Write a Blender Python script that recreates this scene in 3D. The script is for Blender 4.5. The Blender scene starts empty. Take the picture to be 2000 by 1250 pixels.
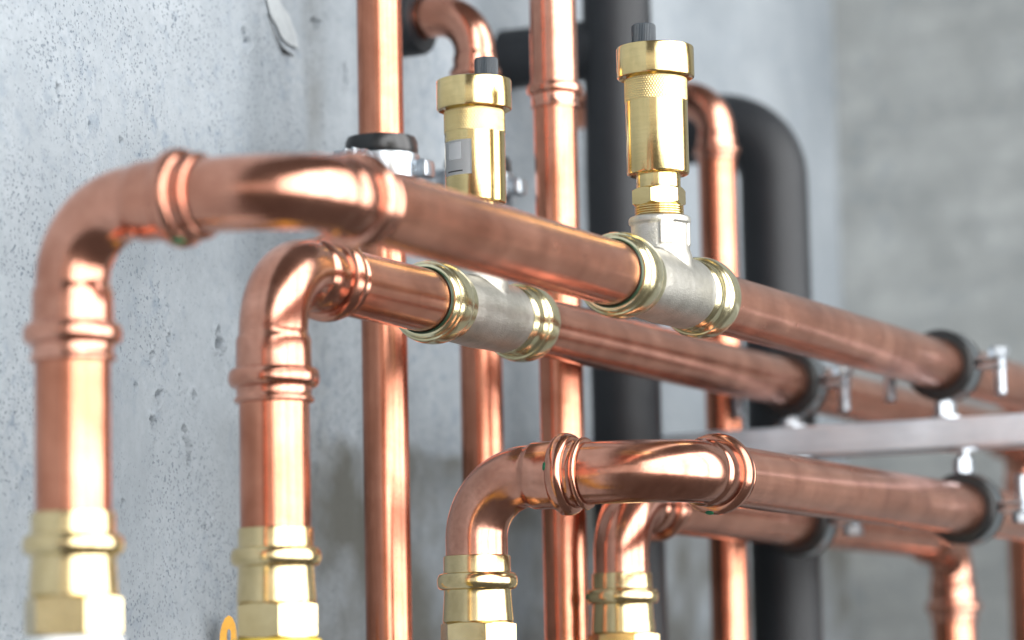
import bpy, bmesh, math, random
import numpy as np
from mathutils import Vector, Matrix

# ------------------------------------------------------------------ camera
# World frame: +Y runs along the horizontal pipes (away from the camera),
# +X points out of the left concrete wall, +Z is up.  Metres.
S = bpy.context.scene
cam_d = bpy.data.cameras.new('camera')
cam_d.sensor_width = 36.0
cam_d.lens = 105.0
cam_d.clip_start = 0.02
cam_d.clip_end = 50.0
cam_d.dof.use_dof = True
cam_d.dof.focus_distance = 1.655
cam_d.dof.aperture_fstop = 5.0
cam_d.dof.aperture_blades = 9
cam = bpy.data.objects.new('camera', cam_d)
S.collection.objects.link(cam)
RIGHT = Vector((0.9023, 0.4306, -0.0208)).normalized()
FWD = Vector((-0.4254, 0.8971, 0.1189)).normalized()
UPV = RIGHT.cross(FWD).normalized()
RIGHT = FWD.cross(UPV).normalized()
cam.matrix_world = Matrix(((RIGHT.x, UPV.x, -FWD.x, 0), (RIGHT.y, UPV.y, -FWD.y, 0),
                           (RIGHT.z, UPV.z, -FWD.z, 0), (0, 0, 0, 1)))
S.camera = cam

# ------------------------------------------------------------------ light
W = bpy.data.worlds.new('World'); S.world = W; W.use_nodes = True
bg = W.node_tree.nodes['Background']
bg.inputs[0].default_value = (0.74, 0.71, 0.68, 1)
bg.inputs[1].default_value = 0.17

def area(name, loc, target, sx, sy, power, col):
    d = bpy.data.lights.new(name, 'AREA'); d.shape = 'RECTANGLE'; d.size = sx; d.size_y = sy
    d.energy = power; d.color = col
    o = bpy.data.objects.new(name, d); S.collection.objects.link(o)
    o.location = loc
    o.rotation_euler = (Vector(target) - Vector(loc)).to_track_quat('-Z', 'Y').to_euler()
    return o
# the big window bank on the right-hand side of the room
for yc, wd, br in ((-4.2, 1.5, 0.70), (-2.45, 1.65, 0.95), (-0.6, 1.65, 1.10), (1.25, 1.65, 1.05), (3.2, 1.85, 0.95)):
    area('window_light', (2.3, yc, 1.55), (-0.7, yc, 1.55), wd, 4.8, 6.4 * br * math.pi * wd * 4.8, (1.0, 0.99, 0.98))
# added dim fill behind the camera, lifts the darker reflections in the metal
area('rear_fill_light', (0.6, -5.2, 1.0), (0.6, 0.0, 1.0), 3.4, 3.2, 24, (1.0, 0.97, 0.93))

S.view_settings.view_transform = 'Standard'
S.view_settings.look = 'None'
S.view_settings.exposure = 0.12
S.view_settings.gamma = 1.0
S.render.engine = 'CYCLES'
S.cycles.max_bounces = 6
S.cycles.diffuse_bounces = 3
S.cycles.use_adaptive_sampling = True
S.cycles.adaptive_threshold = 0.03
S.cycles.glossy_bounces = 5
S.cycles.caustics_reflective = False
S.cycles.caustics_refractive = False
S.cycles.use_denoising = True
S.cycles.sample_clamp_indirect = 6.0

COL = S.collection
rnd = random.Random(7)

# ------------------------------------------------------------------ materials
def mat(name):
    m = bpy.data.materials.new(name); m.use_nodes = True
    nt = m.node_tree
    return m, nt, nt.nodes['Principled BSDF']

def N(nt, t, **kw):
    n = nt.nodes.new(t)
    for k, v in kw.items(): setattr(n, k, v)
    return n

def ramp(nt, src, p0, p1, c0=(0, 0, 0, 1), c1=(1, 1, 1, 1)):
    r = N(nt, 'ShaderNodeValToRGB')
    r.color_ramp.elements[0].position = p0; r.color_ramp.elements[0].color = c0
    r.color_ramp.elements[1].position = p1; r.color_ramp.elements[1].color = c1
    nt.links.new(src, r.inputs[0]); return r

def noise(nt, vec, scale, detail=3.0, rough=0.55, dist=0.0):
    n = N(nt, 'ShaderNodeTexNoise')
    n.inputs['Scale'].default_value = scale; n.inputs['Detail'].default_value = detail
    n.inputs['Roughness'].default_value = rough; n.inputs['Distortion'].default_value = dist
    nt.links.new(vec, n.inputs['Vector']); return n

def coords(nt, scale=(1, 1, 1), kind='Object'):
    tc = N(nt, 'ShaderNodeTexCoord'); mp = N(nt, 'ShaderNodeMapping')
    mp.inputs['Scale'].default_value = scale
    nt.links.new(tc.outputs[kind], mp.inputs['Vector']); return mp.outputs['Vector']

def mix(nt, fac, a, b):
    m = N(nt, 'ShaderNodeMix'); m.data_type = 'RGBA'
    if hasattr(fac, 'links'): nt.links.new(fac, m.inputs[0])
    else: m.inputs[0].default_value = fac
    for i, v in ((6, a), (7, b)):
        if hasattr(v, 'links'): nt.links.new(v, m.inputs[i])
        else: m.inputs[i].default_value = (*v, 1)
    return m.outputs[2]

def mrange(nt, src, lo, hi):
    m = N(nt, 'ShaderNodeMapRange'); nt.links.new(src, m.inputs[0])
    m.inputs[3].default_value = lo; m.inputs[4].default_value = hi; return m.outputs[0]

def metal(name, base, dark, r_lo, r_hi, streak=(60, 6, 60), smudge=28, bump=0.05, fine=900, spots=None, met=1.0):
    m, nt, b = mat(name)
    b.inputs['Metallic'].default_value = met
    v = coords(nt, kind='Object')
    n1 = noise(nt, v, smudge, 5, 0.6, 0.4)
    vs = coords(nt, streak)
    n2 = noise(nt, vs, 9, 4, 0.6)
    f = ramp(nt, n1.outputs['Fac'], 0.36, 0.68)
    c = mix(nt, f.outputs[0], base, dark)
    f2 = ramp(nt, n2.outputs['Fac'], 0.42, 0.75)
    mx = N(nt, 'ShaderNodeMath', operation='MULTIPLY'); nt.links.new(f2.outputs[0], mx.inputs[0]); mx.inputs[1].default_value = 0.35
    c = mix(nt, mx.outputs[0], c, tuple(0.72 * x for x in dark))
    if spots:
        vo = N(nt, 'ShaderNodeTexVoronoi'); vo.inputs['Scale'].default_value = spots[0]
        nt.links.new(v, vo.inputs['Vector'])
        fs = ramp(nt, vo.outputs['Distance'], 0.05, spots[1], (1, 1, 1, 1), (0, 0, 0, 1))
        m3 = N(nt, 'ShaderNodeMath', operation='MULTIPLY'); nt.links.new(fs.outputs[0], m3.inputs[0])
        n5 = noise(nt, v, 60, 2); f5 = ramp(nt, n5.outputs['Fac'], 0.52, 0.6); nt.links.new(f5.outputs[0], m3.inputs[1])
        c = mix(nt, m3.outputs[0], c, spots[2])
    nt.links.new(c, b.inputs['Base Color'])
    n3 = noise(nt, v, smudge * 2.1, 5, 0.65)
    nt.links.new(mrange(nt, n3.outputs['Fac'], r_lo, r_hi), b.inputs['Roughness'])
    n4 = noise(nt, vs, fine / 30, 3)
    n6 = noise(nt, v, fine, 2)
    ad = N(nt, 'ShaderNodeMath', operation='ADD'); nt.links.new(n4.outputs['Fac'], ad.inputs[0]); nt.links.new(n6.outputs['Fac'], ad.inputs[1])
    bp = N(nt, 'ShaderNodeBump'); bp.inputs['Strength'].default_value = bump; bp.inputs['Distance'].default_value = 0.0006
    nt.links.new(ad.outputs[0], bp.inputs['Height']); nt.links.new(bp.outputs[0], b.inputs['Normal'])
    return m

COPPER_H = metal('copper_tube_along_y', (0.76, 0.350, 0.235), (0.46, 0.18, 0.11), 0.15, 0.33, (40, 2.5, 40), 26, 0.05, 900, (330, 0.16, (0.33, 0.15, 0.09)), 0.96)
COPPER_V = metal('copper_tube_upright', (0.64, 0.275, 0.178), (0.44, 0.165, 0.098), 0.14, 0.30, (40, 40, 2.5), 24, 0.04, 900, (260, 0.15, (0.34, 0.15, 0.09)))
COPPER_F = metal('copper_fitting', (0.70, 0.358, 0.262), (0.48, 0.208, 0.14), 0.12, 0.29, (30, 30, 30), 30, 0.02, 700, (420, 0.13, (0.40, 0.19, 0.12)))
BRASS = metal('turned_brass', (0.76, 0.60, 0.295), (0.66, 0.50, 0.225), 0.12, 0.22, (6, 6, 90), 30, 0.035, 800, (300, 0.12, (0.42, 0.30, 0.11)))
BRASS_P = metal('press_brass', (0.74, 0.595, 0.335), (0.60, 0.465, 0.235), 0.13, 0.28, (20, 20, 20), 30, 0.03)
COLLAR = metal('tee_collar_brass', (0.84, 0.78, 0.53), (0.66, 0.58, 0.32), 0.14, 0.30, (20, 20, 20), 45, 0.06, 900)
CAST = metal('cast_tee_metal', (0.60, 0.585, 0.535), (0.46, 0.445, 0.395), 0.32, 0.46, (20, 20, 20), 60, 0.4, 1300)
ZINC = metal('zinc_plated_steel', (0.52, 0.56, 0.60), (0.38, 0.42, 0.46), 0.20, 0.38, (20, 20, 20), 60, 0.04)
STEEL = metal('rail_steel', (0.74, 0.79, 0.85), (0.60, 0.65, 0.71), 0.40, 0.54, (3, 60, 60), 30, 0.04, 900, None, 0.65)

def plain(name, col, rough, spec=0.5, var=0.25, scale=90, bump=0.1):
    m, nt, b = mat(name)
    v = coords(nt); n = noise(nt, v, scale, 4)
    c = mix(nt, n.outputs['Fac'], tuple(x * (1 - var) for x in col), tuple(min(1, x * (1 + var)) for x in col))
    nt.links.new(c, b.inputs['Base Color']); b.inputs['Roughness'].default_value = rough
    b.inputs['Specular IOR Level'].default_value = spec
    bp = N(nt, 'ShaderNodeBump'); bp.inputs['Strength'].default_value = bump; bp.inputs['Distance'].default_value = 0.0005
    n2 = noise(nt, v, 1200, 3); nt.links.new(n2.outputs['Fac'], bp.inputs['Height']); nt.links.new(bp.outputs[0], b.inputs['Normal'])
    return m
RUBBER = plain('black_rubber', (0.010, 0.011, 0.012), 0.28)
FOAM = plain('black_foam_insulation', (0.012, 0.014, 0.017), 0.5, 0.32, 0.3, 40, 0.3)
KNOB = plain('dark_grey_plastic', (0.035, 0.045, 0.055), 0.4)
GREEN = plain('green_seal_mark', (0.004, 0.11, 0.045), 0.35)
SEAL = plain('dark_green_seal', (0.012, 0.035, 0.016), 0.4)
ORANGE = plain('orange_plastic', (0.74, 0.37, 0.045), 0.4, 0.5, 0.3, 160)
WHITE_P = plain('white_plastic', (0.72, 0.74, 0.74), 0.4)
YELLOW_P = plain('yellow_plastic', (0.68, 0.48, 0.06), 0.4)
PAPER = plain('white_paper', (0.90, 0.91, 0.92), 0.5, 0.3, 0.03)
PRINT_G = plain('grey_print', (0.62, 0.64, 0.66), 0.5, 0.3, 0.1)
PRINT_K = plain('black_print', (0.03, 0.03, 0.03), 0.5, 0.3, 0.1)

def concrete(name, light, dark, speck, stain, z0, speckle=True, blotch=5.5, bands=0.0):
    m, nt, b = mat(name)
    v = coords(nt)
    nb = noise(nt, v, blotch, 6, 0.62, 0.3)
    c = mix(nt, ramp(nt, nb.outputs['Fac'], 0.34, 0.66).outputs[0], dark, light)
    if bands:        # faint horizontal board marks
        hb = noise(nt, coords(nt, (1.2, 1.2, 16)), 2.2, 3, 0.6)
        mb = N(nt, 'ShaderNodeMath', operation='MULTIPLY'); mb.inputs[1].default_value = bands
        nt.links.new(ramp(nt, hb.outputs['Fac'], 0.42, 0.62).outputs[0], mb.inputs[0])
        c = mix(nt, mb.outputs[0], c, tuple(x * 0.8 for x in dark))
    nf = noise(nt, v, 120, 5, 0.7)
    mf = N(nt, 'ShaderNodeMath', operation='MULTIPLY'); mf.inputs[1].default_value = 0.4
    nt.links.new(ramp(nt, nf.outputs['Fac'], 0.35, 0.75).outputs[0], mf.inputs[0])
    c = mix(nt, mf.outputs[0], c, tuple(x * 0.72 for x in dark))
    if speckle:      # bluish mottling a few millimetres across
        nm = noise(nt, v, 85, 4, 0.65, 0.6); nq = noise(nt, v, 11, 3, 0.6)
        fm = ramp(nt, nm.outputs['Fac'], 0.50, 0.68); fq = ramp(nt, nq.outputs['Fac'], 0.40, 0.62)
        mm = N(nt, 'ShaderNodeMath', operation='MULTIPLY'); nt.links.new(fm.outputs[0], mm.inputs[0]); nt.links.new(fq.outputs[0], mm.inputs[1])
        ms = N(nt, 'ShaderNodeMath', operation='MULTIPLY'); nt.links.new(mm.outputs[0], ms.inputs[0]); ms.inputs[1].default_value = 0.7
        c = mix(nt, ms.outputs[0], c, tuple(x * k for x, k in zip(dark, (0.62, 0.70, 0.80))))
    hgt = nf.outputs['Fac']
    if speckle:
        cov = ramp(nt, noise(nt, v, 9, 4, 0.6).outputs['Fac'], 0.30, 0.56)
        for sc, thr, am in ((400, 0.36, 0.85), (215, 0.26, 0.85), (110, 0.16, 0.8)):
            vd = noise(nt, v, sc * 1.6, 2)
            va = N(nt, 'ShaderNodeVectorMath', operation='MULTIPLY_ADD')
            nt.links.new(vd.outputs['Color'], va.inputs[0]); va.inputs[1].default_value = (1.1 / sc,) * 3; nt.links.new(v, va.inputs[2])
            vo = N(nt, 'ShaderNodeTexVoronoi'); vo.inputs['Scale'].default_value = sc; vo.inputs['Randomness'].default_value = 1
            nt.links.new(va.outputs[0], vo.inputs['Vector'])
            f = ramp(nt, vo.outputs['Distance'], thr * 0.55, thr, (1, 1, 1, 1), (0, 0, 0, 1))
            sep = N(nt, 'ShaderNodeSeparateColor'); nt.links.new(vo.outputs['Color'], sep.inputs[0])
            pick = ramp(nt, sep.outputs[0], 0.42, 0.62)
            a1 = N(nt, 'ShaderNodeMath', operation='MULTIPLY'); nt.links.new(f.outputs[0], a1.inputs[0]); nt.links.new(pick.outputs[0], a1.inputs[1])
            a2 = N(nt, 'ShaderNodeMath', operation='MULTIPLY'); nt.links.new(a1.outputs[0], a2.inputs[0]); nt.links.new(cov.outputs[0], a2.inputs[1])
            a3 = N(nt, 'ShaderNodeMath', operation='MULTIPLY'); nt.links.new(a2.outputs[0], a3.inputs[0]); a3.inputs[1].default_value = am
            c = mix(nt, a3.outputs[0], c, speck)  # small pits darkened in the colour, standing in for their shade
            sb = N(nt, 'ShaderNodeMath', operation='SUBTRACT'); nt.links.new(hgt, sb.inputs[0]); nt.links.new(a3.outputs[0], sb.inputs[1]); hgt = sb.outputs[0]
    # the lower pour is browner: an uneven horizontal pour line
    sx = N(nt, 'ShaderNodeSeparateXYZ'); nt.links.new(v, sx.inputs[0])
    nn = noise(nt, v, 16, 3)
    ma = N(nt, 'ShaderNodeMath', operation='MULTIPLY_ADD'); nt.links.new(nn.outputs['Fac'], ma.inputs[0]); ma.inputs[1].default_value = 0.035; nt.links.new(sx.outputs[2], ma.inputs[2])
    lo = N(nt, 'ShaderNodeMapRange'); nt.links.new(ma.outputs[0], lo.inputs[0])
    lo.inputs[1].default_value = z0 + 0.022; lo.inputs[2].default_value = z0 + 0.012; lo.inputs[3].default_value = 0; lo.inputs[4].default_value = 1
    fy = N(nt, 'ShaderNodeMapRange'); nt.links.new(sx.outputs[1], fy.inputs[0])
    fy.inputs[1].default_value = 0.03; fy.inputs[2].default_value = 0.22; fy.inputs[3].default_value = 0.0; fy.inputs[4].default_value = 0.95
    nl = noise(nt, v, 14, 4); rl = ramp(nt, nl.outputs['Fac'], 0.3, 0.62)
    m1 = N(nt, 'ShaderNodeMath', operation='MULTIPLY'); nt.links.new(lo.outputs[0], m1.inputs[0]); nt.links.new(fy.outputs[0], m1.inputs[1])
    m2 = N(nt, 'ShaderNodeMath', operation='MULTIPLY'); nt.links.new(m1.outputs[0], m2.inputs[0]); nt.links.new(rl.outputs[0], m2.inputs[1])
    c = mix(nt, m2.outputs[0], c, stain)
    # grime gathered along the formwork joint
    dj = N(nt, 'ShaderNodeMath', operation='SUBTRACT'); nt.links.new(sx.outputs[1], dj.inputs[0]); dj.inputs[1].default_value = 0.198
    aj = N(nt, 'ShaderNodeMath', operation='ABSOLUTE'); nt.links.new(dj.outputs[0], aj.inputs[0])
    gj = N(nt, 'ShaderNodeMapRange'); nt.links.new(aj.outputs[0], gj.inputs[0]); gj.interpolation_type = 'SMOOTHSTEP'
    gj.inputs[1].default_value = 0.0; gj.inputs[2].default_value = 0.022; gj.inputs[3].default_value = 0.55; gj.inputs[4].default_value = 0.0
    mj = N(nt, 'ShaderNodeMath', operation='MULTIPLY'); nt.links.new(gj.outputs[0], mj.inputs[0]); nt.links.new(rl.outputs[0], mj.inputs[1])
    c = mix(nt, mj.outputs[0], c, stain)
    nt.links.new(c, b.inputs['Base Color'])
    b.inputs['Roughness'].default_value = 0.8; b.inputs['Specular IOR Level'].default_value = 0.3
    bp = N(nt, 'ShaderNodeBump'); bp.inputs['Strength'].default_value = 0.5; bp.inputs['Distance'].default_value = 0.0009
    nt.links.new(hgt, bp.inputs['Height']); nt.links.new(bp.outputs[0], b.inputs['Normal'])
    return m
CONC = concrete('pitted_concrete', (0.285, 0.315, 0.34), (0.195, 0.222, 0.245), (0.085, 0.107, 0.133), (0.085, 0.085, 0.075), 0.155)
CONC2 = concrete('end_wall_concrete', (0.37, 0.39, 0.388), (0.245, 0.262, 0.262), (0.15, 0.165, 0.17), (0.15, 0.16, 0.16), -5, True, 15, 0.4)
STONE = plain('pale_stone', (0.30, 0.325, 0.34), 0.8, 0.3, 0.2, 160, 0.5)

# ------------------------------------------------------------------ mesh helpers
def link(name, me, m, parent=None, sharp=35):
    me.materials.append(m)
    me.polygons.foreach_set('use_smooth', [True] * len(me.polygons))
    if sharp: me.set_sharp_from_angle(angle=math.radians(sharp))
    o = bpy.data.objects.new(name, me); COL.objects.link(o)
    if parent: o.parent = parent
    return o

def bm_obj(name, bm, m, parent=None, sharp=35):
    bmesh.ops.recalc_face_normals(bm, faces=bm.faces)
    me = bpy.data.meshes.new(name); bm.to_mesh(me); bm.free()
    return link(name, me, m, parent, sharp)

def thing(name, label, cat, group=None, loc=(0, 0, 0)):
    o = bpy.data.objects.new(name, None); COL.objects.link(o); o.empty_display_size = 0.02
    o.location = loc
    o['label'] = label; o['category'] = cat
    if group: o['group'] = group
    return o

def rings(bm, secs, seg=64, cap=True):
    """secs: (point, tangent, binormal, radius) sections -> swept surface"""
    prev = None; first = None
    for p, t, b, r in secs:
        t = t.normalized(); b = b.normalized(); n = b.cross(t)
        vs = [bm.verts.new(p + (n * math.cos(a) + b * math.sin(a)) * r) for a in (2 * math.pi * k / seg for k in range(seg))]
        if prev:
            for k in range(seg):
                bm.faces.new((prev[k], prev[(k + 1) % seg], vs[(k + 1) % seg], vs[k]))
        else: first = vs
        prev = vs
    if cap:
        bm.faces.new(first[::-1]); bm.faces.new(prev)

def lathe(bm, base, axis, prof, seg=64, cap=True):
    axis = Vector(axis).normalized(); base = Vector(base)
    b = axis.orthogonal() if abs(axis.z) > 0.9 else Vector((0, 0, 1))
    b = (b - axis * b.dot(axis)).normalized()
    rings(bm, [(base + axis * s, axis, b, r) for s, r in prof], seg, cap)

def box(bm, c, sx, sy, sz, bev=0.0):
    r = bmesh.ops.create_cube(bm, size=1.0)
    bmesh.ops.scale(bm, vec=(sx, sy, sz), verts=r['verts'])
    bmesh.ops.translate(bm, vec=c, verts=r['verts'])
    if bev:
        es = list({e for v in r['verts'] for e in v.link_edges})
        bmesh.ops.bevel(bm, geom=es, offset=bev, segments=2, affect='EDGES', profile=0.5)

def tube(name, p0, p1, r, m, parent, seg=64):
    bm = bmesh.new(); p0 = Vector(p0); p1 = Vector(p1); ax = p1 - p0; L = ax.length
    n = max(2, int(L / 0.05))
    lathe(bm, p0, ax, [(L * k / n, r) for k in range(n + 1)], seg)
    return bm_obj(name, bm, m, parent, 50)

def bead(s0, r_base, s_c, half, r_top, n=9):
    """rounded press bead profile centred on s_c"""
    out = []
    for k in range(n + 1):
        a = math.pi * k / n
        out.append((s_c - half * math.cos(a), r_base + (r_top - r_base) * math.sin(a) ** 0.75))
    return out

def socket(R, r, k=1.0):
    """press socket measured from the bend end: (distance, radius)"""
    rs = r + 0.0013 * k
    p = [(0.0, r - 0.0002), (0.0012, r + 0.0002), (0.0026, r + 0.0009 * k), (0.0040, rs)]
    p += [(0.0110 * k, rs)]
    p += [(0.0160 * k, rs + 0.0002)]
    p += bead(0, rs + 0.0003, 0.0225 * k, 0.0050 * k, r + 0.0054 * k)
    p += [(0.0290 * k, rs), (0.0315 * k, rs), (0.0325 * k, rs + 0.0009 * k), (0.0335 * k, rs + 0.0013 * k), (0.0345 * k, rs + 0.0009 * k), (0.0350 * k, rs), (0.0351 * k, r + 0.0001)]
    return p

def elbow(name, corner, a_dir, b_dir, R, r, a_prof, b_prof, m, parent, seg=72, Ra=None):
    """90 degree bend; a_dir/b_dir point from the corner outwards along the two legs"""
    corner = Vector(corner); a = Vector(a_dir).normalized(); b = Vector(b_dir).normalized()
    Ra = Ra or R
    bn = a.cross(b).normalized()
    secs = []
    for s, rr in reversed(a_prof):
        secs.append((corner + a * (Ra + s), -a, bn, rr))
    k_ = 0.56
    p0, p1, p2, p3 = a * Ra, a * Ra * (1 - k_), b * R * (1 - k_), b * R
    steps = 40
    for k in range(1, steps):
        t = k / steps; u = 1 - t
        p = p0 * u ** 3 + p1 * (3 * u * u * t) + p2 * (3 * u * t * t) + p3 * t ** 3
        tan = (p1 - p0) * (u * u) + (p2 - p1) * (2 * u * t) + (p3 - p2) * (t * t)
        secs.append((corner + p, tan, bn, r - 0.0002))
    for s, rr in b_prof:
        secs.append((corner + b * (R + s), b, bn, rr))
    bm = bmesh.new(); rings(bm, secs, seg)
    return bm_obj(name, bm, m, parent, 50)

def spigot(L, r):
    return [(0, r - 0.0002), (L * 0.5, r - 0.0002), (L, r - 0.0002)]

def mark(name, p, nrm, size, parent, m=None, stretch=(1, 1)):
    """small raised colour mark lying on a curved fitting"""
    bm = bmesh.new()
    nrm = Vector(nrm).normalized(); q = nrm.to_track_quat('Z', 'Y').to_matrix().to_4x4()
    bmesh.ops.create_uvsphere(bm, u_segments=14, v_segments=8, radius=size)
    bmesh.ops.scale(bm, vec=(stretch[0], stretch[1], 0.3), verts=bm.verts)
    bmesh.ops.transform(bm, matrix=Matrix.Translation(Vector(p)) @ q, verts=bm.verts)
    return bm_obj(name, bm, m or GREEN, parent)

def hexprism(bm, z0, z1, rc, c=(0, 0), ch=0.0012, rot=0.0, round_=True):
    """hexagon with chamfered corners along z (rings of 48 verts clipped by a chamfer cone)"""
    seg = 96
    def hr(a):
        a = (a - rot) % (math.pi / 3) - math.pi / 6
        return rc * math.cos(math.pi / 6) / math.cos(a)
    flat = rc * math.cos(math.pi / 6)
    zs = [(z0, flat * 0.985)] + [(z0 + ch * t, flat * 0.985 + (rc - flat * 0.985) * t) for t in (0.25, 0.5, 0.75, 1.0)]
    zs += [(z1 - ch * t, flat * 0.985 + (rc - flat * 0.985) * t) for t in (1.0, 0.75, 0.5, 0.25, 0.0)]
    prev = None; first = None
    for z, lim in zs:
        vs = []
        for k in range(seg):
            a = 2 * math.pi * k / seg + rot
            rr = min(hr(a), lim)
            vs.append(bm.verts.new((c[0] + rr * math.cos(a), c[1] + rr * math.sin(a), z)))
        if prev:
            for k in range(seg): bm.faces.new((prev[k], prev[(k + 1) % seg], vs[(k + 1) % seg], vs[k]))
        else: first = vs
        prev = vs
    bm.faces.new(first[::-1]); bm.faces.new(prev)

# ------------------------------------------------------------------ setting
# left concrete wall: local x = outwards, y = along the wall, z = up
WALL_O = Vector((-0.905, 1.45, 0.0)); WALL_A = math.atan(0.063)
def wall_local(ys, zs, rng):
    Y, Zz = np.meshgrid(ys, zs, indexing='ij')
    H = np.zeros_like(Y)
    def crater(y, z, ry, rz, depth, ang=0.0, rim=0.12):
        w = 2.2
        i0, i1 = np.searchsorted(ys, (y - w * max(ry, rz), y + w * max(ry, rz)))
        j0, j1 = np.searchsorted(zs, (z - w * max(ry, rz), z + w * max(ry, rz)))
        if i1 <= i0 or j1 <= j0: return
        a = Y[i0:i1, j0:j1] - y; b = Zz[i0:i1, j0:j1] - z
        c, s = math.cos(ang), math.sin(ang)
        u = (a * c + b * s) / ry; v = (-a * s + b * c) / rz
        th = np.arctan2(v, u); wob = 1 + 0.25 * np.sin(3 * th + y * 900) + 0.15 * np.sin(5 * th + z * 700)
        q = np.sqrt(u * u + v * v) / wob
        H[i0:i1, j0:j1] -= depth * np.clip(1 - q ** 3, 0, 1) - depth * rim * np.exp(-((q - 1.15) / 0.2) ** 2)
    # many small blow holes
    for _ in range(900):
        y = rng.uniform(ys[1], 0.30); z = rng.uniform(0.0, 0.43)
        r = 0.0005 + 0.0011 * rng.random() ** 3
        crater(y, z, r, r * rng.uniform(0.8, 1.8), r * 0.9, rng.uniform(-0.4, 0.4))
    # larger ones seen in the photograph (px -> wall, computed beforehand)
    for y, z, ry, rz, dp, an in BIG: crater(y, z, ry, rz, dp * 2.6, an, 0.16)
    # vertical formwork joint: shallow rounded trough
    H -= 0.0022 * np.exp(-((Y - JOINT_Y) / 0.012) ** 2)
    H += 0.0010 / (1 + np.exp(-(Y - JOINT_Y) / 0.003))
    H += 0.0006 * np.sin(Y * 23 + 1.0) * np.sin(Zz * 17) + 0.0004 * np.sin(Y * 61) * np.sin(Zz * 47 + 2)
    return Y, Zz, H
BIG = [
 (0.0165, 0.1390, 0.0024, 0.0085, 0.0045, 0.12), (0.0190, 0.1300, 0.0028, 0.0060, 0.0036, 0.2),
 (-0.0208, 0.1457, 0.0032, 0.0060, 0.0034, 0.0), (0.0599, 0.2015, 0.0048, 0.0072, 0.0040, 0.3), (0.0640, 0.1960, 0.0022, 0.0040, 0.0030, 0.1),
 (-0.0215, 0.1834, 0.0030, 0.0042, 0.0026, 0.2), (-0.0014, 0.1955, 0.0018, 0.0045, 0.0026, 0.0), (0.0120, 0.1730, 0.0020, 0.0040, 0.0026, 0.1),
 (-0.0128, 0.1623, 0.0050, 0.0045, 0.0022, 0.5), (-0.040, 0.1660, 0.0020, 0.0026, 0.002, 0), (0.030, 0.1660, 0.0022, 0.0035, 0.002, 0.2),
 (-0.125, 0.3195, 0.003, 0.004, 0.0022, 0), (-0.123, 0.3120, 0.0022, 0.003, 0.002, 0), (-0.09, 0.305, 0.002, 0.003, 0.0018, 0),
 (0.1007, 0.3896, 0.006, 0.008, 0.0016, 0.3), (-0.055, 0.302, 0.002, 0.003, 0.0022, 0), (0.002, 0.301, 0.002, 0.003, 0.0022, 0.2),
 (0.2406, 0.3927, 0.004, 0.007, 0.003, 0), (0.2028, 0.421, 0.006, 0.004, 0.002, 0), (-0.108, 0.250, 0.003, 0.003, 0.0018, 0),
 (0.020, 0.1180, 0.0012, 0.0022, 0.002, 0), (-0.055, 0.10, 0.002, 0.003, 0.002, 0), (0.04, 0.09, 0.0016, 0.003, 0.002, 0),
]
JOINT_Y = 0.196
def build_wall():
    rng = random.Random(3)
    ys = np.concatenate([np.linspace(-2.2, -0.26, 12), np.arange(-0.25, 0.30, 0.0011), np.linspace(0.31, 1.75, 80)])
    zs = np.concatenate([np.linspace(-0.9, -0.05, 8), np.arange(-0.02, 0.44, 0.0011), np.linspace(0.47, 1.6, 12)])
    Y, Zz, H = wall_local(ys, zs, rng)
    n, m_ = Y.shape
    co = np.stack([H, Y, Zz], -1).reshape(-1, 3)
    idx = np.arange(n * m_).reshape(n, m_)
    f = np.stack([idx[:-1, :-1], idx[1:, :-1], idx[1:, 1:], idx[:-1, 1:]], -1).reshape(-1, 4)
    me = bpy.data.meshes.new('concrete_wall')
    me.vertices.add(len(co)); me.vertices.foreach_set('co', co.ravel())
    me.loops.add(f.size); me.loops.foreach_set('vertex_index', f.ravel())
    me.polygons.add(len(f)); me.polygons.foreach_set('loop_start', np.arange(0, f.size, 4))
    me.update(calc_edges=True); me.validate()
    o = link('concrete_wall', me, CONC, None, None)
    o.location = WALL_O; o.rotation_euler = (0, 0, WALL_A)
    o['kind'] = 'structure'
    return o
wall = build_wall()
# pale stone left proud where the concrete spalled, above the pipes
bm = bmesh.new()
bmesh.ops.create_icosphere(bm, subdivisions=4, radius=1.0)
for v in bm.verts:
    k = 1 + 0.10 * math.sin(5 * v.co.y + 3 * v.co.z) + 0.07 * math.sin(9 * v.co.z - 4 * v.co.y)
    y, z = v.co.y * k, v.co.z * k
    v.co = Vector((v.co.x * 0.0016, (y * 0.018 + z * -0.011), (z * 0.0145 - y * 0.003)))
st = bm_obj('stone', bm, STONE, wall, None); st.location = (0.0012, 0.150, 0.412)
bm = bmesh.new()     # dark crack along its lower edge
pts = [(-0.027, 0.004), (-0.018, -0.006), (-0.006, -0.017), (0.002, -0.0225), (0.020, -0.0235)]
for i, (a, b) in enumerate(pts):
    w = (0.0002, 0.0005, 0.0009, 0.0017, 0.0004)[i]
    a, b = a * 0.78, b * 0.74
    pts[i] = [bm.verts.new((0.0016, a, b + w)), bm.verts.new((0.0012, a, b - w * 0.6))]
for a, b in zip(pts[:-1], pts[1:]): bm.faces.new((a[0], b[0], b[1], a[1]))
bmesh.ops.solidify(bm, geom=bm.faces[:], thickness=0.0006)
ck = bm_obj('crack', bm, PRINT_K, wall, None); ck.location = (0.0004, 0.148, 0.409)

# end wall, far behind the pipes
bm = bmesh.new()
bmesh.ops.create_grid(bm, x_segments=60, y_segments=60, size=1.0)
for v in bm.verts:
    x, z = v.co.x * 0.62, v.co.y * 1.25
    v.co = Vector((x, 0.003 * math.sin(9 * x) * math.sin(7 * z), z))
ew = bm_obj('end_wall', bm, CONC2, None, None); ew.location = (-0.46, 2.885, 0.35); ew['kind'] = 'structure'

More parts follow.
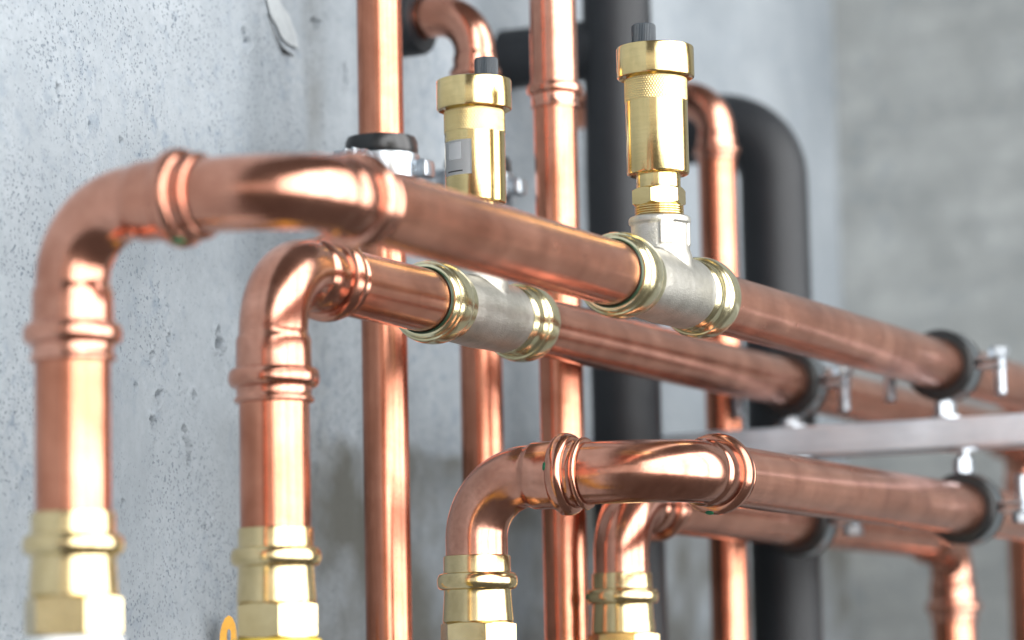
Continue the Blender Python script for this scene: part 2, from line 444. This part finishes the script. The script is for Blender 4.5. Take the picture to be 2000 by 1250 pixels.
# ------------------------------------------------------------------ fittings
RP = 0.0175
def adapter(parent, x, y, ztop, tail, hexrot):
    """brass press adapter standing under a copper leg; returns the part"""
    bm = bmesh.new()
    p = [(0.0, RP + 0.0002), (-0.0003, 0.0184), (-0.0012, 0.0187), (-0.0085, 0.0187)]
    p += [(-s, r) for s, r in bead(0, 0.0189, 0.0145, 0.0048, 0.0226)]
    p += [(-0.0200, 0.0187), (-0.024, 0.0189), (-0.031, 0.0194), (-0.0365, 0.0198), (-0.0372, 0.0192)]
    lathe(bm, (x, y, ztop), (0, 0, 1), p, 72)
    a = bm_obj('press_adapter', bm, BRASS_P, parent)
    bm = bmesh.new(); hexprism(bm, ztop - 0.0545, ztop - 0.0372, 0.0223, (x, y), 0.0012, hexrot)
    bm_obj('hex_collar', bm, BRASS_P, a, 20)
    if tail:
        bm = bmesh.new()
        lathe(bm, (x, y, ztop - 0.0546), (0, 0, 1), [(0, 0.0205), (-0.001, 0.0222), (-0.02, 0.0222), (-0.022, 0.021), (-0.3, 0.021)], 64)
        bm_obj('plastic_sleeve', bm, tail, a)
    else:
        bm = bmesh.new(); lathe(bm, (x, y, ztop - 0.0546), (0, 0, 1), [(0, 0.019), (-0.3, 0.019)], 64)
        bm_obj('threaded_tail', bm, BRASS_P, a)
    return a

def tee(parent, X, Yc, Z):
    """press tee with its run along Y and a threaded branch going up"""
    bm = bmesh.new()
    lathe(bm, (X, Yc - 0.040, Z), (0, 1, 0), [(0, 0.0180), (0.001, 0.0188), (0.004, 0.0191), (0.010, 0.0196), (0.040, 0.0203), (0.068, 0.0198), (0.072, 0.0201), (0.074, 0.0195), (0.076, 0.0180)], 64)
    lathe(bm, (X, Yc, Z), (0, 0, 1), [(0.002, 0.0185), (0.016, 0.0178), (0.020, 0.0165), (0.023, 0.0160), (0.0345, 0.0160), (0.0352, 0.0172), (0.0380, 0.0172), (0.0388, 0.0164), (0.0392, 0.0150)], 64)
    for ang in (-0.95, 0.35, 1.65, 2.9):
        r0 = bmesh.ops.create_cube(bm, size=1.0)
        bmesh.ops.scale(bm, vec=(0.0034, 0.0075, 0.012), verts=r0['verts'])
        bmesh.ops.rotate(bm, cent=(0, 0, 0), matrix=Matrix.Rotation(ang, 3, 'Z'), verts=r0['verts'])
        bmesh.ops.translate(bm, vec=(X + 0.0150 * math.cos(ang), Yc + 0.0150 * math.sin(ang), Z + 0.0285), verts=r0['verts'])
    t = bm_obj('tee_fitting', bm, CAST, parent, None)
    md = t.modifiers.new('remesh', 'REMESH'); md.mode = 'VOXEL'; md.voxel_size = 0.00055; md.use_smooth_shade = True
    sm = t.modifiers.new('smooth', 'SMOOTH'); sm.factor = 0.5; sm.iterations = 5
    for sgn in (-1, 1):
        bm = bmesh.new()
        # from the outer end towards the middle
        p = [(0.0, 0.0180), (0.0002, 0.0198), (0.0012, 0.0208), (0.0028, 0.0211)]
        p += bead(0, 0.0213, 0.0110, 0.0078, 0.0233, 11)
        p += [(0.0205, 0.0203), (0.0245, 0.0199), (0.0275, 0.0201), (0.0295, 0.0195), (0.031, 0.018)]
        lathe(bm, (X, Yc + sgn * 0.0685, Z), (0, -sgn, 0), p, 72)
        c = bm_obj('press_collar', bm, COLLAR, t)
        bm = bmesh.new()
        prof = [(0.0013 * math.cos(a) + 0.0002, 0.0181 + 0.0006 * math.sin(a)) for a in (2 * math.pi * k / 8 for k in range(8))]
        lathe(bm, (X, Yc + sgn * 0.0687, Z), (0, sgn, 0), prof + prof[:1], 64, False)
        bm_obj('seal_ring', bm, SEAL, t)
    return t

# ------------------------------------------------------------------ the four big pipe runs
V_LOW = -0.45
G_RUN = 'large copper pipe runs on the rail'
# run A: upper outer
xa, za = -0.626, 0.2125; va = (-0.7435, 1.1105)
A = thing('copper_pipe_run', 'nearest upper copper pipe with the double elbow at upper left, highest of all', 'pipe', G_RUN, (va[0], va[1], V_LOW))
def P(root, *a): return Vector(a) - Vector(root.location)
def shift(root, fn):
    """build children in world space and store them relative to the root"""
    before = set(o.name for o in bpy.data.objects)
    fn()
    for o in bpy.data.objects:
        if o.name not in before and o.parent == root:
            o.matrix_parent_inverse = Matrix.Translation(-Vector(root.location))
def leg(root, x, y, z0, z1): return tube('pipe', (x, y, z0), (x, y, z1), RP, COPPER_V, root)

RA = 0.0168
def build_A():
    adapter(A, va[0], va[1], 0.0768, WHITE_P, 0.3)
    tube('pipe', (va[0], va[1], 0.070), (va[0], va[1], za - 0.060), RA, COPPER_V, A)
    e1 = elbow('elbow', (va[0], va[1], za), (0, 0, -1), (1, 0, 0), 0.034, RA, socket(0.034, RA), socket(0.034, RA), COPPER_F, A)
    mark('seal_mark', (va[0] + 0.062, va[1] - 0.010, za - 0.0208), (0.3, -0.4, -1), 0.0022, e1, None, (1.4, 1))
    elbow('elbow', (xa, va[1], za), (-1, 0, 0), (0, 1, 0), 0.026, RA, spigot(0.014, RA), socket(0.034, RA), COPPER_F, A, 72, 0.053)
    tube('pipe', (xa, va[1] + 0.050, za), (xa, 1.455, za), RP, COPPER_H, A)
    tube('pipe', (xa, 1.575, za), (xa, 2.96, za), RP, COPPER_H, A)
    tee(A, xa, 1.5135, za)
shift(A, build_A)

# run B: upper inner
xb, zb = -0.7415, 0.207; vb = (-0.7415, 1.2856)
B = thing('copper_pipe_run', 'copper pipe rising beside the orange plastic tip, single elbow tucked under the highest pipe', 'pipe', G_RUN, (vb[0], vb[1], V_LOW))
def build_B():
    adapter(B, vb[0], vb[1], 0.0762, YELLOW_P, 0.05)
    leg(B, vb[0], vb[1], 0.070, zb - 0.060)
    elbow('elbow', (xb, vb[1], zb), (0, 0, -1), (0, 1, 0), 0.034, RP, socket(0.034, RP), socket(0.034, RP), COPPER_F, B)
    tube('pipe', (xb, vb[1] + 0.060, zb), (xb, 1.463, zb), RP, COPPER_H, B)
    tube('pipe', (xb, 1.580, zb), (xb, 2.580, zb), RP, COPPER_H, B)
    tee(B, xb, 1.519, zb)
    elbow('elbow', (xb, 2.640, zb), (0, -1, 0), (0, 0, -1), 0.034, RP, socket(0.034, RP), socket(0.034, RP), COPPER_F, B)
    tube('pipe', (xb, 2.640, V_LOW), (xb, 2.640, zb - 0.060), RP, COPPER_V, B)
shift(B, build_B)

# run C: lower outer
xc, zc = -0.614, 0.1108; vc = (-0.736, 1.500)
C = thing('copper_pipe_run', 'sharp shiny copper double elbow on a brass adapter, front of the lower pair', 'pipe', G_RUN, (vc[0], vc[1], V_LOW))
def build_C():
    a = adapter(C, vc[0], vc[1], 0.0682, None, 0.12)
    e1 = elbow('elbow', (vc[0], vc[1], zc), (0, 0, -1), (1, 0, 0), 0.034, RP, spigot(0.016, RP), socket(0.034, RP), COPPER_F, C)
    mark('seal_mark', (vc[0] + 0.0520, vc[1] - 0.0211, zc + 0.0035), (-0.6, -1, 0.15), 0.0016, e1, None, (0.8, 1.5))
    e2 = elbow('elbow', (xc, vc[1], zc), (-1, 0, 0), (0, 1, 0), 0.034, RP, spigot(0.014, RP), socket(0.034, RP), COPPER_F, C, 72, 0.053)
    mark('seal_mark', (xc - 0.003, vc[1] + 0.0530, zc - 0.0218), (-0.1, -0.7, -1), 0.0017, e2, None, (1.6, 1))
    tube('pipe', (xc, vc[1] + 0.060, zc), (xc, 2.96, zc), RP, COPPER_H, C)
shift(C, build_C)

# run D: lower inner
xd, zd = -0.738, 0.107; vd = (-0.738, 1.708)
D = thing('copper_pipe_run', 'blurred copper elbow and pipe behind the sharp double elbow, turning down again at right', 'pipe', G_RUN, (vd[0], vd[1], V_LOW))
def build_D():
    a = adapter(D, vd[0], vd[1], 0.0632, None, 0.2)
    mark('seal_mark', (vd[0] - 0.0185, vd[1] - 0.0135, 0.0487), (-0.8, -0.6, 0), 0.0019, a, None, (1, 1.2))
    elbow('elbow', (xd, vd[1], zd), (0, 0, -1), (0, 1, 0), 0.034, RP, spigot(0.014, RP), socket(0.034, RP), COPPER_F, D)
    tube('pipe', (xd, vd[1] + 0.060, zd), (xd, 2.336, zd), RP, COPPER_H, D)
    elbow('elbow', (xd, 2.396, zd), (0, -1, 0), (0, 0, -1), 0.034, RP, socket(0.034, RP), socket(0.034, RP), COPPER_F, D)
    tube('pipe', (xd, 2.396, V_LOW), (xd, 2.396, zd - 0.060), RP, COPPER_V, D)
shift(D, build_D)

# ------------------------------------------------------------------ automatic air vents
def air_vent(label, X, Y, z0, knob_off, with_label):
    """z0: top of the tee branch"""
    R = thing('air_vent', label, 'air vent', 'brass air vents on the tees', (X, Y, z0))
    bm = bmesh.new()
    pr = [(-0.008, 0.0125), (0.0, 0.0125)]
    for k in range(4):
        z = 0.0004 + k * 0.0013
        pr += [(z, 0.0126), (z + 0.0004, 0.0136), (z + 0.0008, 0.0136), (z + 0.0012, 0.0126)]
    pr += [(0.0060, 0.0128)]
    lathe(bm, (0, 0, 0), (0, 0, 1), pr, 64); bm_obj('thread', bm, BRASS, R)
    bm = bmesh.new(); hexprism(bm, 0.0058, 0.0158, 0.0152, (0, 0), 0.0014, 0.62); bm_obj('hex_nut', bm, BRASS, R, 20)
    bm = bmesh.new(); lathe(bm, (0, 0, 0), (0, 0, 1), [(0.0150, 0.0118), (0.0162, 0.0122), (0.0240, 0.0122)], 64); bm_obj('neck', bm, BRASS, R)
    bm = bmesh.new()
    lathe(bm, (0, 0, 0), (0, 0, 1), [(0.0232, 0.0118), (0.0232, 0.0160), (0.0236, 0.0168), (0.0246, 0.0173), (0.0636, 0.0173), (0.0642, 0.0174), (0.0645, 0.0170)], 96)
    bd = bm_obj('body', bm, BRASS, R)
    # diamond knurl cut into the band
    bm = bmesh.new(); seg, nz, hgt, zb_, rk = 420, 54, 0.0128, 0.0642, 0.01765
    prev = None
    for j in range(nz + 1):
        z = zb_ + hgt * j / nz
        vs = []
        for k in range(seg):
            a = 2 * math.pi * k / seg
            s = a * rk
            t1 = abs(((s + (z - zb_) * 0.62) / 0.00158) % 1 - 0.5) * 2; t2 = abs(((s - (z - zb_) * 0.62) / 0.00158) % 1 - 0.5) * 2
            g = 0.00042 * max(max(0, 1 - t1 * 2.6), max(0, 1 - t2 * 2.6))
            if j in (0, nz) or abs(j - nz * 0.53) < 0.6: g = 0.00022
            rr = rk - g
            vs.append(bm.verts.new((rr * math.cos(a), rr * math.sin(a), z)))
        if prev:
            for k in range(seg): bm.faces.new((prev[k], prev[(k + 1) % seg], vs[(k + 1) % seg], vs[k]))
        prev = vs
    bm_obj('knurled_band', bm, BRASS, R, None)
    bm = bmesh.new()
    lathe(bm, (0, 0, 0), (0, 0, 1), [(0.0765, 0.0166), (0.0788, 0.0166), (0.0792, 0.0185), (0.0786, 0.0196), (0.0779, 0.0206), (0.0781, 0.0213), (0.0789, 0.0216), (0.0944, 0.0216), (0.0951, 0.0213), (0.0954, 0.0206), (0.0953, 0.002)], 96)
    bm_obj('lid', bm, BRASS, R)
    bm = bmesh.new(); prev = None; seg = 176
    zs = [(0.0950, 1.0, 1), (0.1072, 1.0, 1), (0.1080, 0.97, 0.6), (0.1085, 0.90, 0)]
    for z, sc, am in zs:
        vs = []
        for k in range(seg):
            a = 2 * math.pi * k / seg
            rr = 0.0068 * sc - (0.00032 * am if k % 4 in (0, 1) else 0)
            vs.append(bm.verts.new((knob_off[0] + rr * math.cos(a), knob_off[1] + rr * math.sin(a), z)))
        if prev:
            for k in range(seg): bm.faces.new((prev[k], prev[(k + 1) % seg], vs[(k + 1) % seg], vs[k]))
        prev = vs
    bm.faces.new(prev); bm_obj('knob', bm, KNOB, R, 25)
    if with_label:
        def patch(name, a0, a1, z0_, z1_, r, m, par):
            bm = bmesh.new(); n = 16; pv = None
            for k in range(n + 1):
                a = a0 + (a1 - a0) * k / n
                cur = [bm.verts.new((r * math.cos(a), r * math.sin(a), z)) for z in (z0_, z1_)]
                if pv: bm.faces.new((pv[0], cur[0], cur[1], pv[1]))
                pv = cur
            bmesh.ops.solidify(bm, geom=bm.faces[:], thickness=-0.00008)
            return bm_obj(name, bm, m, par, None)
        face = math.atan2(-FWD.y, -FWD.x)      # towards the viewer; left is clockwise from there
        pl = patch('paper_label', face - math.radians(76), face - math.radians(6), 0.0385, 0.0585, 0.01745, PAPER, R)
        patch('printed_panel', face - math.radians(58), face - math.radians(26), 0.0475, 0.0572, 0.01756, PRINT_G, pl)
        patch('printed_line', face - math.radians(62), face - math.radians(24), 0.0402, 0.0409, 0.01756, PRINT_K, pl)
    return R
air_vent('sharp brass air vent on the highest pipe with ribbed dark knob and knurled band', -0.626, 1.5135, 0.2517, (-0.0055, -0.0025), False)
air_vent('brass air vent with white paper label standing behind the highest pipe', -0.7415, 1.519, 0.2462, (0.0060, 0.0045), True)

# ------------------------------------------------------------------ mounting rail (strut channel) and clamps
YR, ZR = 2.036, 0.1640
bm = bmesh.new()
hw, hh, th = 0.0205, 0.0108, 0.0022
sec = [(-hw, -hh), (hw, -hh), (hw, hh), (0.010, hh), (0.010, hh - 0.006), (0.010 - th, hh - 0.006), (0.010 - th, hh - th)]
# C section, slot on top: outer loop then inner loop
outl = [(-0.011, hh), (-hw, hh), (-hw, -hh), (hw, -hh), (hw, hh), (0.011, hh), (0.011, hh - 0.005), (0.011 + th, hh - 0.005), (0.011 + th, hh - th), (hw - th, hh - th), (hw - th, -hh + th), (-hw + th, -hh + th), (-hw + th, hh - th), (-0.011 - th, hh - th), (-0.011 - th, hh - 0.005), (-0.011, hh - 0.005)]
x0, x1 = -0.945, -0.36
v0 = [bm.verts.new((x0, YR + a, ZR + b)) for a, b in outl]; v1 = [bm.verts.new((x1, YR + a, ZR + b)) for a, b in outl]
n = len(outl)
for k in range(n): bm.faces.new((v0[k], v0[(k + 1) % n], v1[(k + 1) % n], v1[k]))
bm.faces.new(v0[::-1]); bm.faces.new(v1)
bmesh.ops.bevel(bm, geom=[e for e in bm.edges if abs((e.verts[0].co - e.verts[1].co).x) > 0.1 and all(abs(abs(v.co.y - YR) - hw) < 1e-5 for v in e.verts)], offset=0.0025, segments=4, affect='EDGES', profile=0.5)
rail = bm_obj('mounting_rail', bm, STEEL, None, 30)
rail['label'] = 'grey steel channel rail crossing between the upper and lower pipes at right'; rail['category'] = 'rail'

def arc_strip(bm, r0, r1, a0, a1, y0, y1, n=28):
    pv = None
    for k in range(n + 1):
        a = a0 + (a1 - a0) * k / n; c, s = math.cos(a), math.sin(a)
        cur = [bm.verts.new((r * c, y, r * s)) for r, y in ((r0, y0), (r1, y0), (r1, y1), (r0, y1))]
        if pv:
            for q in range(4): bm.faces.new((pv[q], pv[(q + 1) % 4], cur[(q + 1) % 4], cur[q]))
        else: bm.faces.new(cur[::-1])
        pv = cur
    bm.faces.new(pv)

def bolt(name, parent, x, y, z_head, dirz, length, rh=0.0072, rs=0.0043, hh_=0.0070):
    """hex bolt: head at z_head, shank going in dirz"""
    bm = bmesh.new()
    hexprism(bm, 0, hh_, rh, (0, 0), 0.0012, 0.3)
    pr = [(0, rs)]
    L = 0.0
    while L < length - 0.001:
        pr += [(-L - 0.0003, rs), (-L - 0.0006, rs * 0.9), (-L - 0.0009, rs)]; L += 0.00125
    pr += [(-length, rs * 0.75)]
    lathe(bm, (0, 0, 0), (0, 0, 1), pr, 24)
    if dirz > 0: bmesh.ops.scale(bm, vec=(1, 1, -1), verts=bm.verts)
    bmesh.ops.translate(bm, vec=(x, y, z_head), verts=bm.verts)
    return bm_obj(name, bm, ZINC, parent, 30)

def pipe_clamp(label, X, Z, up):
    """two-piece rubber lined clamp round a pipe along Y; up=+1 stands on the rail, -1 hangs under it"""
    Y0 = YR - 0.004
    R = thing('pipe_clamp', label, 'pipe clamp', 'pipe clamps on the rail', (X, Y0, Z))
    bm = bmesh.new()
    prof = [(-0.0135, RP + 0.0002), (-0.0138, RP + 0.0050), (-0.0125, RP + 0.0074), (-0.0085, RP + 0.0078), (-0.0062, RP + 0.0072), (-0.0060, RP + 0.0048), (0.0060, RP + 0.0048), (0.0062, RP + 0.0072), (0.0085, RP + 0.0078), (0.0125, RP + 0.0074), (0.0138, RP + 0.0050), (0.0135, RP + 0.0002)]
    lathe(bm, (0, 0, 0), (0, 1, 0), prof + prof[:1], 64, False); bm_obj('rubber_lining', bm, RUBBER, R)
    r0, r1 = RP + 0.0048, RP + 0.0072
    for sgn in (1, -1):
        bm = bmesh.new()
        a = 0.10
        arc_strip(bm, r0, r1, a if sgn > 0 else -a, math.pi - a if sgn > 0 else -math.pi + a, -0.0058, 0.0058)
        for s in (-1, 1): box(bm, (s * (r1 + 0.0085), 0, sgn * 0.0028), 0.021, 0.018, 0.0022, 0.0006)
        bm_obj('strap', bm, ZINC, R)
    for s in (-1, 1):
        if up > 0: bolt('bolt', R, s * 0.0405, 0, 0.0042, -1, 0.027)
        else: bolt('bolt', R, s * 0.0405, 0, -0.0042, 1, 0.027)
    # stud with nut and washer between strap and rail
    z_s = -up * r1; z_e = -up * (abs(Z - ZR) - hh + 0.004)
    bm = bmesh.new()
    lathe(bm, (0, 0, z_s + up * 0.001), (0, 0, -up), [(0, 0.004), (abs(z_e - z_s), 0.004)], 24)
    st_ = bm_obj('stud', bm, ZINC, R)
    bm = bmesh.new(); lo, hi = sorted((z_s - up * 0.0003, z_s - up * 0.0115)); hexprism(bm, lo, hi, 0.0078, (0, 0), 0.001, 0.4); bm_obj('nut', bm, ZINC, st_, 25)
    z_r = -up * (abs(Z - ZR) - hh)
    bm = bmesh.new(); lathe(bm, (0, 0, z_r + up * 0.0001), (0, 0, up), [(0, 0.0115), (0.0018, 0.0115)], 40); bm_obj('washer', bm, ZINC, st_)
    return R
pipe_clamp('black rubber-lined clamp round the highest pipe near the right edge', xa, za, 1)
pipe_clamp('black rubber-lined clamp on the upper inner pipe, above the left part of the rail', xb, zb, 1)
pipe_clamp('black rubber-lined clamp hanging under the rail round the front lower pipe', xc, zc, -1)
pipe_clamp('partly hidden clamp on the lower inner pipe, behind the front lower pipe', xd, zd, -1)

# ------------------------------------------------------------------ thinner risers along the wall
RS = 0.014
def wall_x(y): return WALL_O.x - math.tan(WALL_A) * (y - WALL_O.y)
G_R = 'copper risers by the wall'
r1 = thing('copper_riser', 'straight copper riser held by a zinc wall clamp, leftmost of the thin risers', 'pipe', G_R, (-0.845, 1.600, V_LOW))
shift(r1, lambda: tube('pipe', (-0.845, 1.600, V_LOW), (-0.845, 1.600, 1.2), RS, COPPER_V, r1))

def socket28(): return socket(0.028, RS, 0.62)
r2 = thing('copper_riser', 'copper riser behind the labelled air vent, elbow turning into the wall', 'pipe', G_R, (-0.857, 1.7585, V_LOW))
def build_r2():
    z = 0.442; x, y = -0.857, 1.7585
    tube('pipe', (x, y, V_LOW), (x, y, z - 0.045), RS, COPPER_V, r2)
    elbow('elbow', (x, y, z), (0, 0, -1), (-1, 0, 0), 0.028, RS, socket28(), spigot(0.012, RS), COPPER_F, r2)
    tube('pipe', (wall_x(y) - 0.02, y, z), (x - 0.038, y, z), RS, COPPER_H, r2)
    bm = bmesh.new(); lathe(bm, (wall_x(y) - 0.01, y, z), (1, 0, 0), [(0, 0.0245), (0.036, 0.0245), (0.0385, 0.0230), (0.0385, 0.0142), (0.0, 0.0142)], 48, False)
    bm_obj('foam_sleeve', bm, FOAM, r2)
shift(r2, build_r2)

r3 = thing('copper_riser', 'copper riser with a beaded coupling high up, in front of the straight black insulation', 'pipe', G_R, (-0.785, 1.727, V_LOW))
def build_r3():
    x, y = -0.785, 1.727
    tube('pipe', (x, y, V_LOW), (x, y, 1.2), RS, COPPER_V, r3)
    bm = bmesh.new(); rs = RS + 0.0012
    p = [(0, RS + 0.0001), (0.0005, rs + 0.0004), (0.0015, rs + 0.0006), (0.0025, rs), (0.0080, rs)] + bead(0, rs, 0.0125, 0.0038, RS + 0.0042) + [(0.017, rs), (0.085, rs), (0.086, RS)]
    lathe(bm, (x, y, 0.3635), (0, 0, 1), p, 64); bm_obj('coupling', bm, COPPER_F, r3)
shift(r3, build_r3)

r4 = thing('copper_riser', 'copper riser with an elbow at its top just right of the sharp air vent', 'pipe', G_R, (-0.80, 2.049, V_LOW))
def build_r4():
    z = 0.428; x, y = -0.80, 2.049
    tube('pipe', (x, y, V_LOW), (x, y, z - 0.045), RS, COPPER_V, r4)
    elbow('elbow', (x, y, z), (0, 0, -1), (-1, 0, 0), 0.028, RS, socket28(), socket28(), COPPER_F, r4)
    tube('pipe', (wall_x(y) - 0.02, y, z), (x - 0.045, y, z), RS, COPPER_H, r4)
shift(r4, build_r4)

# zinc wall clamps on the first two risers
def wall_clamp(label, X, Y, Z):
    R = thing('wall_clamp', label, 'pipe clamp', 'zinc wall clamps', (X, Y, Z))
    bm = bmesh.new()
    prof = [(-0.0150, RS + 0.0002), (-0.0150, RS + 0.0030), (-0.0135, RS + 0.0046), (-0.0130, RS + 0.0028), (0.0010, RS + 0.0028), (0.0015, RS + 0.0054), (0.0030, RS + 0.0062), (0.0085, RS + 0.0058), (0.0110, RS + 0.0048), (0.0120, RS + 0.0002)]
    lathe(bm, (0, 0, 0), (0, 0, 1), prof + prof[:1], 56, False); bm_obj('rubber_lining', bm, RUBBER, R)
    for sgn in (1, -1):
        bm = bmesh.new(); arc_strip(bm, RS + 0.0026, RS + 0.0070, -math.pi / 2 + 0.12, math.pi / 2 - 0.12, -0.0128, 0.0008)
        # arc_strip runs round Y; turn it so that it runs round Z
        bmesh.ops.rotate(bm, cent=(0, 0, 0), matrix=Matrix.Rotation(math.pi / 2, 3, 'X'), verts=bm.verts)
        if sgn < 0: bmesh.ops.rotate(bm, cent=(0, 0, 0), matrix=Matrix.Rotation(math.pi, 3, 'Z'), verts=bm.verts)
        for s in (-1, 1): box(bm, (sgn * 0.0026, s * (RS + 0.0135), -0.0065), 0.0022, 0.021, 0.014, 0.0006)
        bm_obj('strap', bm, ZINC, R)
    bm = bmesh.new(); box(bm, (RS + 0.0100, 0.004, -0.0075), 0.0085, 0.013, 0.010, 0.0022); bm_obj('boss', bm, ZINC, R)
    for s in (-1, 1):
        b = bolt('bolt', R, 0, 0, 0.0035, -1, 0.016, 0.0068, 0.0032, 0.005)
        b.rotation_euler = (0, math.pi / 2, 0); b.location = (0, s * (RS + 0.0165), -0.0065)
    L = X - wall_x(Y)
    bm = bmesh.new(); lathe(bm, (-RS - 0.003, 0, 0), (-1, 0, 0), [(0, 0.004), (L - RS + 0.01, 0.004)], 24); sd = bm_obj('stud', bm, ZINC, R)
    bm = bmesh.new(); lathe(bm, (-RS - 0.0045, 0, 0), (-1, 0, 0), [(0, 0.0072), (0.009, 0.0072)], 6); bm_obj('nut', bm, ZINC, sd, 25)
    for q, rr in ((0.0055, 0.0088), (0.0105, 0.0076)):
        bm = bmesh.new(); lathe(bm, (-RS - q, 0, -0.002), (-1, 0, 0), [(0, rr * 0.9), (0.0006, rr), (0.0026, rr), (0.0030, rr * 0.9)], 32); bm_obj('flange', bm, ZINC, sd)
    R.scale = (1.12, 1.12, 1.12)
    return R
wall_clamp('zinc and rubber wall clamp round the leftmost thin riser, above the highest pipe', -0.845, 1.600, 0.318)
wall_clamp('zinc wall clamp mostly hidden behind the labelled air vent', -0.857, 1.7585, 0.330)

# ------------------------------------------------------------------ black insulated pipes
i1 = thing('insulated_pipe', 'straight upright pipe in black foam insulation with a side branch into the wall', 'pipe', 'black insulated pipes', (-0.845, 1.9715, V_LOW))
def build_i1():
    x, y = -0.845, 1.9715
    bm = bmesh.new(); lathe(bm, (x, y, V_LOW), (0, 0, 1), [(0.03 * k, 0.0252 + 0.0003 * math.sin(k * 1.7)) for k in range(56)], 48); f = bm_obj('foam_sleeve', bm, FOAM, i1)
    bm = bmesh.new(); lathe(bm, (wall_x(y) - 0.03, y, 0.456), (1, 0, 0), [(0, 0.0222), (0.12, 0.0222)], 48); bm_obj('branch_sleeve', bm, FOAM, i1)
shift(i1, build_i1)
i2 = thing('insulated_pipe', 'black insulated pipe bending out of the wall and down, right of the copper elbow riser', 'pipe', 'black insulated pipes', (-0.80, 2.169, V_LOW))
def build_i2():
    x, y, z = -0.80, 2.169, 0.4270
    tube('foam_sleeve', (x, y, V_LOW), (x, y, z - 0.06), 0.0268, FOAM, i2)
    elbow('bend_sleeve', (x, y, z), (0, 0, -1), (-1, 0, 0), 0.046, 0.0268, [(0, 0.0266), (0.014, 0.0268)], [(0, 0.0266), (0.12, 0.0266)], FOAM, i2, 48)
shift(i2, build_i2)

# ------------------------------------------------------------------ orange plastic plug at the wall
bm = bmesh.new()
prev = None; first = None; nseg = 28
def loop(k, n):      # pointed arch with an upright slot, as a closed band
    t = k / n
    return t
outer = [(-0.0062, -0.30), (-0.0062, 0.0), (-0.0059, 0.006), (-0.0046, 0.0115), (-0.0024, 0.0160), (0.0, 0.0176), (0.0024, 0.0160), (0.0046, 0.0115), (0.0059, 0.006), (0.0062, 0.0), (0.0062, -0.30)]
inner = [(-0.0012, -0.30), (-0.0012, 0.0), (-0.0014, 0.003), (-0.0013, 0.0060), (-0.0008, 0.0082), (0.0003, 0.0090), (0.0012, 0.0080), (0.0015, 0.0060), (0.0014, 0.003), (0.0012, 0.0), (0.0012, -0.30)]
vo_ = [[bm.verts.new((s * 0.0035, a, b)) for a, b in lst] for s in (-1, 1) for lst in (outer, inner)]
for k in range(len(outer) - 1):
    bm.faces.new((vo_[0][k], vo_[0][k + 1], vo_[1][k + 1], vo_[1][k]))
    bm.faces.new((vo_[2][k], vo_[2][k + 1], vo_[3][k + 1], vo_[3][k]))
    bm.faces.new((vo_[0][k], vo_[0][k + 1], vo_[2][k + 1], vo_[2][k]))
    bm.faces.new((vo_[1][k], vo_[1][k + 1], vo_[3][k + 1], vo_[3][k]))
for k in (0, -1): bm.faces.new((vo_[0][k], vo_[1][k], vo_[3][k], vo_[2][k]))
bmesh.ops.bevel(bm, geom=[e for e in bm.edges if e.is_manifold and e.calc_face_angle(0) > 1.0 and e.calc_length() < 0.02 and e.verts[0].co.x * e.verts[1].co.x > 0], offset=0.0008, segments=2, affect='EDGES')
pg = bm_obj('plastic_plug', bm, ORANGE, None, 50)
pg.scale = (0.85, 0.85, 0.9); pg.location = (-0.897, 1.500, 0.0235); pg.rotation_euler = (0, 0.05, math.radians(-62))
pg['label'] = 'orange slotted plastic tip at the bottom edge, left of a brass adapter'; pg['category'] = 'plug'
